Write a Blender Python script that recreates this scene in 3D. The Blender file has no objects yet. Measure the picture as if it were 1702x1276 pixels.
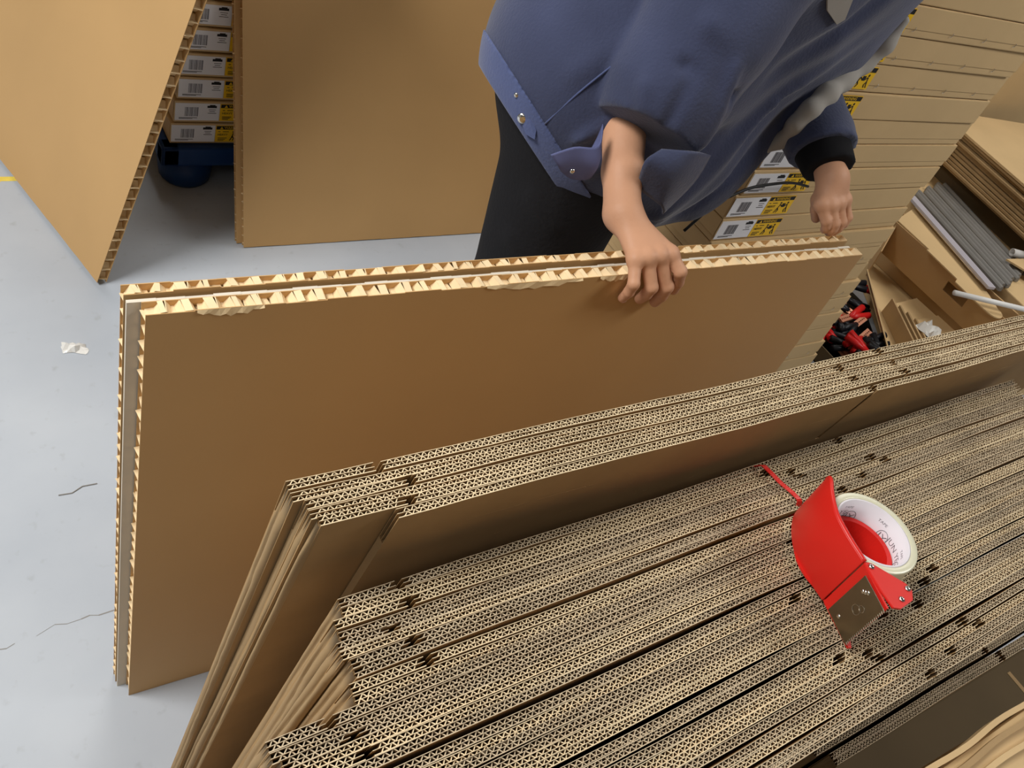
import bpy, math, random
import numpy as np
from mathutils import Vector, Matrix, Euler

# ------------------------------------------------------------------ camera, world, lights, exposure
scene = bpy.context.scene
COL = scene.collection
FPX = 1440.0
CAM_POS = Vector((0, 0, 1.5))  # most object coordinates below were cast from image pixels through this camera beforehand
CX = Vector((0.828, -0.466, 0.313)); CY = Vector((0.147, 0.718, 0.681)); CZ = CX.cross(CY).normalized()
CX.normalize(); CY = CZ.cross(CX).normalized()
cam_d = bpy.data.cameras.new('camera'); cam_d.sensor_width = 36; cam_d.lens = FPX / 1702 * 36
cam_d.clip_start = 0.02
cam = bpy.data.objects.new('camera', cam_d); COL.objects.link(cam)
M4 = Matrix((CX, CY, CZ)).transposed().to_4x4(); M4.translation = CAM_POS
cam.matrix_world = M4
scene.camera = cam
scene.view_settings.view_transform = 'Standard'
scene.view_settings.look = 'None'
scene.view_settings.gamma = 1.0
scene.view_settings.use_curve_mapping = False
scene.view_settings.exposure = 0.28
w = bpy.data.worlds.new('world'); scene.world = w; w.use_nodes = True
w.node_tree.nodes['Background'].inputs[0].default_value = (0.9, 0.95, 1.0, 1)
w.node_tree.nodes['Background'].inputs[1].default_value = 0.2

LAMPS = [  # ceiling lamps: location, size, power
    ((-1.4, 1.15, 2.95), (0.9, 1.3), 96),
    ((1.2, 3.0, 2.95), (1.3, 0.9), 30),
    ((2.9, -0.5, 2.95), (1.3, 0.9), 42),  # ceiling lamp added to brighten the front of the tall carton stack
    ((-1.2, -0.9, 2.95), (0.9, 1.3), 7),
    ((3.8, 1.6, 2.95), (0.9, 1.3), 16),
]
for loc, size, pw in LAMPS:
    ld = bpy.data.lights.new('ceiling_lamp_light', 'AREA'); ld.shape = 'RECTANGLE'
    ld.size, ld.size_y = size; ld.energy = pw; ld.color = (1.0, 0.965, 0.92)
    lo = bpy.data.objects.new('ceiling_lamp_light', ld); COL.objects.link(lo); lo.location = loc

# ------------------------------------------------------------------ materials
def srgb(r, g, b):
    f = lambda c: (c / 255 / 12.92) if c / 255 <= 0.04045 else ((c / 255 + 0.055) / 1.055) ** 2.4
    return (f(r), f(g), f(b), 1)

def material(name, col, rough=0.8, var=0.0, vscale=6.0, bump=0.0, bscale=80.0, metal=0.0, spec=0.3, stretch=(1, 1, 1), col2=None, trans=0.0, sheen=0.0):
    m = bpy.data.materials.new(name); m.use_nodes = True
    nt = m.node_tree; b = nt.nodes['Principled BSDF']
    b.inputs['Roughness'].default_value = rough; b.inputs['Metallic'].default_value = metal
    b.inputs['Specular IOR Level'].default_value = spec
    if trans: b.inputs['Transmission Weight'].default_value = trans
    if sheen: b.inputs['Sheen Weight'].default_value = sheen
    b.inputs['Base Color'].default_value = col
    if var or col2 or bump:
        tc = nt.nodes.new('ShaderNodeTexCoord'); mp = nt.nodes.new('ShaderNodeMapping')
        mp.inputs['Scale'].default_value = stretch
        nt.links.new(tc.outputs['Object'], mp.inputs['Vector'])
    if var or col2:
        n = nt.nodes.new('ShaderNodeTexNoise'); n.inputs['Scale'].default_value = vscale; n.inputs['Detail'].default_value = 5
        nt.links.new(mp.outputs['Vector'], n.inputs['Vector'])
        cr = nt.nodes.new('ShaderNodeValToRGB')
        c2 = col2 if col2 else tuple(c * (1 - var) for c in col[:3]) + (1,)
        c1 = col if col2 else tuple(min(1, c * (1 + var)) for c in col[:3]) + (1,)
        cr.color_ramp.elements[0].position = 0.3; cr.color_ramp.elements[1].position = 0.7
        cr.color_ramp.elements[0].color = c2; cr.color_ramp.elements[1].color = c1
        nt.links.new(n.outputs['Fac'], cr.inputs['Fac']); nt.links.new(cr.outputs['Color'], b.inputs['Base Color'])
    if bump:
        n2 = nt.nodes.new('ShaderNodeTexNoise'); n2.inputs['Scale'].default_value = bscale; n2.inputs['Detail'].default_value = 4
        nt.links.new(mp.outputs['Vector'], n2.inputs['Vector'])
        bp = nt.nodes.new('ShaderNodeBump'); bp.inputs['Strength'].default_value = bump; bp.inputs['Distance'].default_value = 0.004
        nt.links.new(n2.outputs['Fac'], bp.inputs['Height']); nt.links.new(bp.outputs['Normal'], b.inputs['Normal'])
    return m

KR = srgb(188, 154, 108)
M = {
    'kraft': material('kraft', KR, 0.75, 0.05, 3.0, 0.06, 60),
    'kraft_panel': material('kraft_panel', srgb(198, 160, 108), 0.62, 0.05, 2.5, 0.05, 40, spec=0.4),
    'kraft_carton': material('kraft_carton', srgb(205, 176, 130), 0.7, 0.05, 5.0, 0.12, 30),
    'kraft_edge': material('kraft_edge', srgb(232, 208, 164), 0.85, 0.1, 25.0),
    'kraft_core': material('kraft_core', srgb(238, 214, 172), 0.85, 0.08, 20.0),
    'shaded_flute': material('shaded_flute', srgb(130, 104, 72), 0.85, 0.12, 14.0),
    'shaded_flute_grey': material('shaded_flute_grey', srgb(116, 96, 72), 0.85, 0.14, 14.0),
    'lit_cut_edge': material('lit_cut_edge', srgb(234, 214, 176), 0.85, 0.1, 14.0),
    'lit_cut_edge_grey': material('lit_cut_edge_grey', srgb(204, 186, 156), 0.85, 0.14, 14.0),
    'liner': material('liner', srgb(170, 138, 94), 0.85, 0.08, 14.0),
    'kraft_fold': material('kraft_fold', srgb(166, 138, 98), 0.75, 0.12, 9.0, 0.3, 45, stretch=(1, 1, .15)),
    'pale_board': material('pale_board', srgb(214, 206, 190), 0.7, 0.04, 4.0),
    'white': material('white_paper', srgb(232, 234, 240), 0.5, 0.02, 8.0),
    'grey_print': material('grey_print', srgb(120, 120, 126), 0.6),
    'black_print': material('black_print', srgb(30, 28, 30), 0.6),
    'yellow': material('yellow_print', srgb(244, 196, 30), 0.5),
    'blue_plastic': material('blue_plastic', srgb(16, 52, 102), 0.45, 0.05),  # blue set dark to include the shadow over the pallets
    'red': material('red_plastic', srgb(214, 36, 28), 0.38, 0.03, 5.0, spec=0.45),
    'red_shaded': material('red_hub_shaded', srgb(120, 14, 12), 0.45),
    'steel': material('steel_blade', srgb(150, 140, 122), 0.28, 0.1, 30.0, 0.1, 60, metal=1.0),
    'chrome': material('chrome', srgb(225, 222, 215), 0.18, metal=1.0),
    'tape': material('clear_tape', srgb(214, 212, 186), 0.22, 0.04, 10.0, spec=0.5),
    'core_paper': material('core_paper', srgb(226, 222, 228), 0.6),
    'jacket': material('jacket_cloth', srgb(62, 69, 98), 0.85, 0.18, 7.0, 0.25, 220, sheen=0.25),
    'jacket_band': material('jacket_band_cloth', srgb(80, 92, 134), 0.85, 0.12, 9.0, 0.25, 220, sheen=0.25),
    'lining': material('jacket_inside', srgb(96, 102, 144), 0.85, 0.1, 12.0),
    'trousers': material('black_cloth', srgb(22, 22, 26), 0.85, 0.1, 8.0, 0.3, 150),
    'knit': material('black_knit', srgb(16, 16, 20), 0.95),
    'shirt': material('grey_shirt', srgb(168, 164, 158), 0.85, 0.06, 9.0),
    'skin': material('skin', srgb(206, 156, 124), 0.55, 0.07, 14.0, 0.10, 160, spec=0.35),
    'skin2': material('nail', srgb(216, 172, 148), 0.35),
    'hair': material('hair', srgb(24, 20, 18), 0.5),
    'black_rubber': material('black_rubber', srgb(18, 18, 20), 0.5),
    'grey_metal': material('grey_bar', srgb(128, 126, 122), 0.42, 0.1, 6.0, metal=0.2),
    'lav_metal': material('pale_bar', srgb(178, 174, 182), 0.4, 0.05, 6.0),
    'white_plastic': material('white_plastic', srgb(222, 222, 220), 0.35),
    'clamp_red': material('clamp_red', srgb(200, 30, 30), 0.35),
    'clamp_black': material('clamp_black', srgb(18, 20, 26), 0.4),
    'copper': material('copper_jaw', srgb(214, 150, 120), 0.35, metal=0.6),
    'film': material('clear_film', srgb(232, 232, 228), 0.15, spec=0.7),
    'wall': material('wall_paint', srgb(140, 140, 138), 0.9),
    'dark_or_shaded_board': material('dark_or_shaded_board', srgb(92, 78, 56), 0.85, 0.1, 5.0),
    'yellow_paint': material('yellow_paint', srgb(232, 208, 92), 0.6, 0.12, 30.0),
    'crack': material('crack_dust', srgb(146, 144, 140), 0.9),
}

def floor_material():
    m = bpy.data.materials.new('painted_floor'); m.use_nodes = True
    nt = m.node_tree; b = nt.nodes['Principled BSDF']
    b.inputs['Roughness'].default_value = 0.42; b.inputs['Specular IOR Level'].default_value = 0.35
    tc = nt.nodes.new('ShaderNodeTexCoord')
    def noise(sc, d):
        n = nt.nodes.new('ShaderNodeTexNoise'); n.inputs['Scale'].default_value = sc; n.inputs['Detail'].default_value = d
        nt.links.new(tc.outputs['Object'], n.inputs['Vector']); return n
    n1 = noise(2.2, 6); cr = nt.nodes.new('ShaderNodeValToRGB')
    cr.color_ramp.elements[0].position = .35; cr.color_ramp.elements[1].position = .68
    cr.color_ramp.elements[0].color = srgb(174, 182, 192); cr.color_ramp.elements[1].color = srgb(190, 197, 205)
    nt.links.new(n1.outputs['Fac'], cr.inputs['Fac'])
    n2 = noise(34, 8); cr2 = nt.nodes.new('ShaderNodeValToRGB')
    cr2.color_ramp.elements[0].position = .62; cr2.color_ramp.elements[1].position = .78
    cr2.color_ramp.elements[0].color = (0, 0, 0, 1); cr2.color_ramp.elements[1].color = (.45, .45, .45, 1)
    nt.links.new(n2.outputs['Fac'], cr2.inputs['Fac'])
    mx = nt.nodes.new('ShaderNodeMixRGB'); mx.inputs[2].default_value = srgb(150, 154, 156)
    nt.links.new(cr2.outputs['Color'], mx.inputs[0]); nt.links.new(cr.outputs['Color'], mx.inputs[1])
    nt.links.new(mx.outputs['Color'], b.inputs['Base Color'])
    bp = nt.nodes.new('ShaderNodeBump'); bp.inputs['Strength'].default_value = .08; bp.inputs['Distance'].default_value = .003
    nt.links.new(noise(18, 5).outputs['Fac'], bp.inputs['Height']); nt.links.new(bp.outputs['Normal'], b.inputs['Normal'])
    return m
M['floor'] = floor_material()

# ------------------------------------------------------------------ mesh helpers
class MB:
    """collects shapes into one mesh"""
    def __init__(s): s.v = []; s.f = []
    def add(s, vs, fs):
        o = len(s.v); s.v.extend([tuple(v) for v in vs]); s.f.extend([tuple(i + o for i in f) for f in fs]); return s
    def box(s, a, b, mat=None):
        x0, y0, z0 = a; x1, y1, z1 = b
        vs = [(x0, y0, z0), (x1, y0, z0), (x1, y1, z0), (x0, y1, z0), (x0, y0, z1), (x1, y0, z1), (x1, y1, z1), (x0, y1, z1)]
        if mat is not None: vs = [tuple(mat @ Vector(v)) for v in vs]
        return s.add(vs, [(3, 2, 1, 0), (4, 5, 6, 7), (0, 1, 5, 4), (1, 2, 6, 5), (2, 3, 7, 6), (3, 0, 4, 7)])
    def prism(s, pts, z0, z1, mat=None):
        n = len(pts)
        vs = [(x, y, z0) for x, y in pts] + [(x, y, z1) for x, y in pts]
        if mat is not None: vs = [tuple(mat @ Vector(v)) for v in vs]
        return s.add(vs, [tuple(reversed(range(n))), tuple(range(n, 2 * n))] + [(i, (i + 1) % n, n + (i + 1) % n, n + i) for i in range(n)])
    def tube(s, path, rad, n=10, caps=True):
        P = [Vector(p) for p in path]; R = rad if isinstance(rad, (list, tuple)) else [rad] * len(P)
        rings = []; up = None
        for i, p in enumerate(P):
            d = (P[min(i + 1, len(P) - 1)] - P[max(i - 1, 0)]).normalized()
            if up is None:
                up = d.cross(Vector((0, 0, 1)))
                if up.length < .1: up = d.cross(Vector((1, 0, 0)))
            up = (up - d * up.dot(d)).normalized(); v = d.cross(up)
            rings.append([p + (up * math.cos(2 * math.pi * k / n) + v * math.sin(2 * math.pi * k / n)) * R[i] for k in range(n)])
        vs = [q for r in rings for q in r]; fs = []
        for i in range(len(P) - 1):
            for k in range(n):
                fs.append((i * n + k, i * n + (k + 1) % n, (i + 1) * n + (k + 1) % n, (i + 1) * n + k))
        if caps:
            fs.append(tuple(reversed(range(n)))); fs.append(tuple(range((len(P) - 1) * n, len(P) * n)))
        return s.add(vs, fs)
    def ring(s, c, r0, r1, z0, z1, n=64):
        vs = []; fs = []
        for k in range(n):
            a = 2 * math.pi * k / n; ca, sa = math.cos(a), math.sin(a)
            vs += [(c[0] + r0 * ca, c[1] + r0 * sa, z0), (c[0] + r1 * ca, c[1] + r1 * sa, z0), (c[0] + r1 * ca, c[1] + r1 * sa, z1), (c[0] + r0 * ca, c[1] + r0 * sa, z1)]
        for k in range(n):
            a = k * 4; b = ((k + 1) % n) * 4
            fs += [(a, b, b + 1, a + 1), (a + 1, b + 1, b + 2, a + 2), (a + 2, b + 2, b + 3, a + 3), (a + 3, b + 3, b, a)]
        return s.add(vs, fs)
    def ribbon(s, path, width, thick, wdir):
        """flat band along path, width along wdir"""
        P = [Vector(p) for p in path]; wd = Vector(wdir).normalized() * width / 2; vs = []; fs = []
        for i, p in enumerate(P):
            d = (P[min(i + 1, len(P) - 1)] - P[max(i - 1, 0)]).normalized(); n = d.cross(wd).normalized() * thick / 2
            vs += [p - wd - n, p + wd - n, p + wd + n, p - wd + n]
        for i in range(len(P) - 1):
            a = i * 4; b = a + 4
            fs += [(a + k, a + (k + 1) % 4, b + (k + 1) % 4, b + k) for k in range(4)]
        e = (len(P) - 1) * 4
        fs += [(3, 2, 1, 0), (e, e + 1, e + 2, e + 3)]
        return s.add(vs, fs)
    def mesh(s, name, mat, smooth=False):
        me = bpy.data.meshes.new(name); me.from_pydata(s.v, [], s.f); me.update()
        me.materials.append(M[mat])
        if smooth: me.polygons.foreach_set('use_smooth', [True] * len(me.polygons))
        return me

def link(name, me, parent=None, loc=None, rot=None):
    o = bpy.data.objects.new(name, me); COL.objects.link(o)
    if parent is not None: o.parent = parent
    if loc is not None: o.location = loc
    if rot is not None: o.rotation_euler = rot
    return o
def thing(name, label, cat, loc=(0, 0, 0), rot=(0, 0, 0), group=None):
    o = bpy.data.objects.new(name, None); COL.objects.link(o); o.location = loc; o.rotation_euler = rot
    o.empty_display_size = 0.05
    return tag(o, label, cat, group)
def tag(o, label, cat, group=None):
    o['label'] = label; o['category'] = cat
    if group: o['group'] = group
    return o
def struct(o):
    o['kind'] = 'structure'; return o
def bevel(o, w=0.003, seg=2):
    b = o.modifiers.new('bevel', 'BEVEL'); b.width = w; b.segments = seg; b.limit_method = 'ANGLE'; return o
def R(d): return math.radians(d)

def text_mesh(s, size, depth, mat, align='LEFT'):
    cu = bpy.data.curves.new('lettering', 'FONT'); cu.body = s; cu.size = size; cu.extrude = depth; cu.align_x = align
    cu.resolution_u = 2
    ob = bpy.data.objects.new('lettering', cu)
    me = bpy.data.meshes.new_from_object(ob)
    bpy.data.objects.remove(ob); bpy.data.curves.remove(cu)
    me.materials.clear(); me.materials.append(M[mat]); me.name = 'lettering'
    return me
ORD = ['lowest', 'second', 'third', 'fourth', 'fifth', 'sixth', 'seventh', 'eighth', 'ninth', 'tenth', 'eleventh', 'twelfth', 'thirteenth', 'fourteenth', 'fifteenth', 'sixteenth', 'seventeenth', 'eighteenth', 'nineteenth', 'twentieth', 'twenty-first', 'twenty-second']

# ------------------------------------------------------------------ signed-distance surfaces (for the figure)
def surface_nets(V, lo, res):
    ins = V < 0
    c = np.zeros(tuple(n - 1 for n in V.shape), np.int8)
    for dx in (0, 1):
        for dy in (0, 1):
            for dz in (0, 1):
                c += ins[dx:V.shape[0] - 1 + dx, dy:V.shape[1] - 1 + dy, dz:V.shape[2] - 1 + dz]
    act = (c > 0) & (c < 8)
    idx = np.argwhere(act)
    vid = -np.ones(act.shape, np.int64); vid[act] = np.arange(len(idx))
    acc = np.zeros((len(idx), 3)); cnt = np.zeros(len(idx))
    cor = [(0, 0, 0), (1, 0, 0), (0, 1, 0), (1, 1, 0), (0, 0, 1), (1, 0, 1), (0, 1, 1), (1, 1, 1)]
    vals = [V[idx[:, 0] + a, idx[:, 1] + b, idx[:, 2] + d] for a, b, d in cor]
    for i in range(8):
        for j in range(i + 1, 8):
            if sum(abs(cor[i][k] - cor[j][k]) for k in range(3)) != 1: continue
            m = (vals[i] < 0) != (vals[j] < 0)
            t = vals[i][m] / (vals[i][m] - vals[j][m])
            acc[m] += np.array(cor[i]) + t[:, None] * (np.array(cor[j]) - np.array(cor[i])); cnt[m] += 1
    P = (idx + acc / cnt[:, None]) * res + lo
    faces = []
    for ax in range(3):
        a, b = [(1, 2), (2, 0), (0, 1)][ax]
        s0 = [slice(None)] * 3; s1 = [slice(None)] * 3
        s0[ax] = slice(0, -1); s1[ax] = slice(1, None)
        A = ins[tuple(s0)]; B = ins[tuple(s1)]
        for flip, e in ((False, A & ~B), (True, ~A & B)):
            E = np.argwhere(e)
            E = E[(E[:, a] > 0) & (E[:, b] > 0) & (E[:, a] < V.shape[a] - 1) & (E[:, b] < V.shape[b] - 1)]
            def q(da, db):
                T = E.copy(); T[:, a] += da; T[:, b] += db
                return vid[T[:, 0], T[:, 1], T[:, 2]]
            Q = np.stack([q(-1, -1), q(0, -1), q(0, 0), q(-1, 0)], 1)
            if flip: Q = Q[:, ::-1]
            faces.append(Q)
    return P, np.concatenate(faces)

def sdf_mesh(name, fn, lo, hi, res, mat):
    lo = np.array(lo, float); hi = np.array(hi, float); k = 4
    n = np.ceil((hi - lo) / (res * k)).astype(int)
    g = np.stack(np.meshgrid(*[np.arange(m) for m in n], indexing='ij'), -1).reshape(-1, 3)
    d = fn((lo + (g + .5) * res * k).astype(np.float32))
    V = np.ones(tuple(n * k + 1), np.float32)
    D3 = d.reshape(tuple(n))
    rep = D3.repeat(k, 0).repeat(k, 1).repeat(k, 2); V[:-1, :-1, :-1] = rep
    a = g[np.abs(d) < res * k * 1.6]
    o = np.stack(np.meshgrid(*[np.arange(k + 1)] * 3, indexing='ij'), -1).reshape(-1, 3)
    I = (a[:, None, :] * k + o[None]).reshape(-1, 3)
    V[I[:, 0], I[:, 1], I[:, 2]] = fn((lo + I * res).astype(np.float32))
    P, F = surface_nets(V, lo, res)
    me = bpy.data.meshes.new(name)
    me.vertices.add(len(P)); me.vertices.foreach_set('co', P.astype(np.float32).ravel())
    me.loops.add(F.size); me.loops.foreach_set('vertex_index', F.astype(np.int32).ravel())
    me.polygons.add(len(F)); me.polygons.foreach_set('loop_start', np.arange(0, F.size, 4, dtype=np.int32))
    me.polygons.foreach_set('use_smooth', np.ones(len(F), bool))
    me.update(calc_edges=True); me.validate()
    me.materials.append(M[mat])
    return me
def cap(p, a, b, r1, r2, sq=None):
    a = np.array(a, np.float32); b = np.array(b, np.float32); ab = b - a
    q = p - a; t = np.clip(q @ ab / max(ab @ ab, 1e-9), 0, 1)
    v = q - t[:, None] * ab
    if sq is not None:      # squash: (direction, factor)
        dr = np.array(sq[0], np.float32); dr /= np.linalg.norm(dr)
        v = v + np.outer(v @ dr, dr) * (sq[1] - 1)
    return np.sqrt((v * v).sum(1)) - (r1 + (r2 - r1) * t)
def chain(p, pts, rs, k):
    d = None
    for i in range(len(pts) - 1):
        e = cap(p, pts[i], pts[i + 1], rs[i], rs[i + 1]); d = e if d is None else smin(d, e, k)
    return d
def smin(a, b, k):
    h = np.clip(.5 + .5 * (b - a) / k, 0, 1)
    return b * (1 - h) + a * h - k * h * (1 - h)
def fold(p, a, b, wd, h):
    a = np.array(a, np.float32); b = np.array(b, np.float32); ab = b - a
    q = p - a; t = np.clip(q @ ab / max(ab @ ab, 1e-9), 0, 1); v = q - t[:, None] * ab
    return h * np.exp(-(v * v).sum(1) / (wd * wd)) * np.clip(np.minimum(t, 1 - t) * 6 + .15, 0, 1)

# ------------------------------------------------------------------ the room
X0, X1, Y0, Y1, ZC = -3.4, 6.0, -2.8, 5.2, 3.0
struct(link('floor', MB().box((X0, Y0, -0.1), (X1, Y1, 0)).mesh('floor', 'floor')))
struct(link('ceiling', MB().box((X0, Y0, ZC), (X1, Y1, ZC + .1)).mesh('ceiling', 'wall')))
struct(link('wall_back', MB().box((X0, Y1, 0), (X1, Y1 + .1, ZC)).mesh('wall_back', 'wall')))
struct(link('wall_front', MB().box((X0, Y0 - .1, 0), (X1, Y0, ZC)).mesh('wall_front', 'wall')))
struct(link('wall_left', MB().box((X0 - .1, Y0, 0), (X0, Y1, ZC)).mesh('wall_left', 'wall')))
struct(link('wall_right', MB().box((X1, Y0, 0), (X1 + .1, Y1, ZC)).mesh('wall_right', 'wall')))
fl = bpy.data.objects['floor']
rnd = random.Random(3)
# yellow floor line, worn
m = MB()
for i in range(60):
    x = -3.0 + i * .058
    m.box((x, 2.092 + rnd.uniform(-.002, .002), 0), (x + .058, 2.112 + rnd.uniform(-.003, .003), .0006))
link('line_marking', m.mesh('line_marking', 'yellow_paint'), fl)
m = MB(); px, py = -.6, .84
while px < .9:
    nx = px + rnd.uniform(.012, .03); ny = .815 + .02 * math.sin(nx * 9) - .02 * nx + rnd.uniform(-.006, .006); wd = rnd.uniform(.0003, .0013) * (rnd.random() > .25)
    m.add([(px, py - wd, .0004), (nx, ny - wd, .0004), (nx, ny + wd, .0004), (px, py + wd, .0004)], [(0, 1, 2, 3)])
    px, py = nx, ny
link('crack', m.mesh('crack', 'crack'), fl)
tag(link('twine', MB().tube([(.147, 1.098, .0012), (.17, 1.097, .001), (.19, 1.108, .0012), (.216, 1.108, .001)], .0012, 6).mesh('twine', 'crack')), 'short thin grey strand of twine lying on the floor', 'twine')
m = MB(); pts = []
for j in range(5):
    for i in range(7):
        edge = (i in (0, 6)) or (j in (0, 4))
        pts.append((.222 + i * .008 + rnd.uniform(-.003, .003), 1.47 + j * .008 - i * .002 + rnd.uniform(-.003, .003), (.001 if edge else rnd.uniform(.002, .016))))
m.add(pts, [(j * 7 + i, j * 7 + i + 1, j * 7 + i + 8, j * 7 + i + 7) for j in range(4) for i in range(6)])
tag(link('plastic_scrap', m.mesh('plastic_scrap', 'film')), 'small crumpled scrap of clear plastic film on the grey floor', 'plastic scrap')
for i, (loc, size, pw) in enumerate(LAMPS):
    t = thing('ceiling_lamp', 'flat rectangular ceiling lamp housing, ' + ['by the left wall behind the leaning board', 'above the pallets', 'added to light the tall stack front', 'behind the camera to the left', 'above the open cartons'][i], 'lamp', (loc[0], loc[1], 2.955), group='ceiling lamps')
    a, b = size[0] / 2 + .03, size[1] / 2 + .03
    mm = MB().box((-a, -b, 0), (a, b, .045))
    mm.box((-a, -b, -.02), (a, -b + .02, 0)).box((-a, b - .02, -.02), (a, b, 0)).box((-a, -b, -.02), (-a + .02, b, 0)).box((a - .02, -b, -.02), (a, b, 0))
    link('housing', mm.mesh('housing', 'wall'), t)

# ------------------------------------------------------------------ honeycomb boards
def honeycomb_meshes(wd, h, t, seed, rows=4, p=.0076, amp=.0051, crush=.0028):
    rn = random.Random(seed); lt = .0012; pt = .00045
    front = MB(); back = MB(); core = MB()
    nseg = 24
    for s, y0, y1 in ((front, 0, lt), (back, t - lt, t)):
        for i in range(nseg):     # torn, slightly uneven rim
            xa, xb = wd * i / nseg, wd * (i + 1) / nseg
            s.box((xa, y0, rn.uniform(0, .0012)), (xb, y1, h - rn.uniform(0, .0022)))
    ins = .034
    core.box((ins, lt, ins), (wd - ins, t - lt, h - ins))
    def seg(xa, za, xb, zb):
        d = Vector((xb - xa, 0, zb - za)); 
        if d.length < 1e-5: return
        n = Vector((-d.z, 0, d.x)).normalized() * pt
        ya = lt; yb = t - lt; j = rn.uniform(-crush, crush)
        q = [(xa - n.x, ya, za - n.z), (xb - n.x, ya, zb - n.z), (xb - n.x + j, yb, zb - n.z), (xa - n.x + j, yb, za - n.z),
             (xa + n.x, ya, za + n.z), (xb + n.x, ya, zb + n.z), (xb + n.x + j, yb, zb + n.z), (xa + n.x + j, yb, za + n.z)]
        core.add(q, [(3, 2, 1, 0), (4, 5, 6, 7), (0, 1, 5, 4), (1, 2, 6, 5), (2, 3, 7, 6), (3, 0, 4, 7)])
    step = 2 * amp + 2 * pt
    nrow = int(h / step)
    for r in range(nrow + 1):
        zc = h - amp - .0005 - r * step
        if zc - amp < 0: break
        near = (r < rows) or (zc - amp < rows * step)
        ph = 1 if r % 2 else -1
        x = 0.0; sgn = ph; pts = [(0.0005, zc + sgn * amp)]
        while x < wd:
            f = rn.uniform(.65, 1.4)
            x2 = min(x + p * f, wd - .0005); pts.append((x2, zc + sgn * amp * rn.uniform(.6, 1)))
            x = x2 + p * .75 * rn.uniform(.7, 1.2); sgn = -sgn
            if x < wd: pts.append((x, zc + sgn * amp * rn.uniform(.6, 1)))
        for a, b in zip(pts, pts[1:]):
            if near or a[0] < ins or b[0] > wd - ins: seg(a[0], a[1], b[0], b[1])
    return front.mesh('face_sheet', 'kraft_panel'), back.mesh('face_sheet', 'kraft_panel'), core.mesh('honeycomb_core', 'kraft_core')
def honeycomb_board(meshes, label, loc, rot=None, mat=None, group=None):
    t = thing('honeycomb_board', label, 'cardboard panel', group=group)
    if mat is not None: t.matrix_world = mat
    else: t.location = loc; t.rotation_euler = rot
    link('face_sheet', meshes[0], t); link('face_sheet', meshes[1], t); link('honeycomb_core', meshes[2], t)
    return t
G = 'honeycomb cardboard boards'
hm1 = honeycomb_meshes(1.15, .86, .020, 1)
hm2 = honeycomb_meshes(1.16, .862, .015, 2)
hb = honeycomb_board(hm1, 'brown honeycomb board in front, gripped by the worker, facing the flattened cartons', (.176, .668, 0), (0, 0, R(-1.25)), group=G)
# torn liner lips along the top of the front board
for xa, xb in ((.40, .55), (.05, .12), (.58, .64)):
    mm = MB(); n = 12
    pts = [(xa + (xb - xa) * i / n, -.0018 - .001 * math.sin(i * 1.7), .86 - .003 - .009 * math.sin(math.pi * i / n) * (0.7 + .3 * math.sin(i * 2.3))) for i in range(n + 1)]
    tp = [(xa + (xb - xa) * i / n, -.0002, .8595) for i in range(n + 1)]
    mm.add(pts + tp, [(i, i + 1, n + 2 + i, n + 1 + i) for i in range(n)])
    link('torn_liner', mm.mesh('torn_liner', 'kraft_edge'), hb)
honeycomb_board(hm2, 'brown honeycomb board held behind the front one, its far face towards the worker', (.162, .6985, 0), (0, 0, R(-.95)), group=G)
# pale board between
mm = MB(); n = 40
for i in range(n):
    mm.box((1.155 * i / n, 0, 0), (1.155 * (i + 1) / n, .0045, .857 - .0006 * (i % 3)))
tag(link('pale_board', mm.mesh('pale_board', 'pale_board'), loc=(.163, .6898, 0), rot=(0, 0, R(-1.2))), 'thin pale grey board sandwiched between the two held honeycomb boards', 'board')
# board leaning at the left
d = Vector((-.251, .968, 0)).normalized(); u = Vector((.276, .072, .959)).normalized()
d = (d - u * d.dot(u)).normalized(); nrm = u.cross(d)
hm3 = honeycomb_meshes(.86, 1.15, .024, 5, p=.0098, amp=.0066)
ax_x, ax_z = d, u; ax_y = ax_z.cross(ax_x)      # local y (back side) must point to +X
mt = Matrix((ax_x, ax_y, ax_z)).transposed().to_4x4(); mt.translation = Vector((.352, 1.682, .004))
if ax_y.x < 0: print('LEFT BOARD FLIPPED')
honeycomb_board(hm3, 'tan honeycomb board leaning sideways at the left, bright face towards the camera', None, mat=mt, group=G)
# boards leaning against the pallets
hm4 = honeycomb_meshes(.80, 1.02, .014, 7)
lean = R(-20.3)
honeycomb_board(hm4, 'large tan honeycomb board leaning back against the pallet goods beside the worker', (.708, 1.779, .002), (lean, 0, 0), group=G)
honeycomb_board(hm4, 'second honeycomb board, mostly hidden behind the large one against the pallet goods', (.695, 1.798, .002), (lean, 0, R(.3)), group=G)

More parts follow.
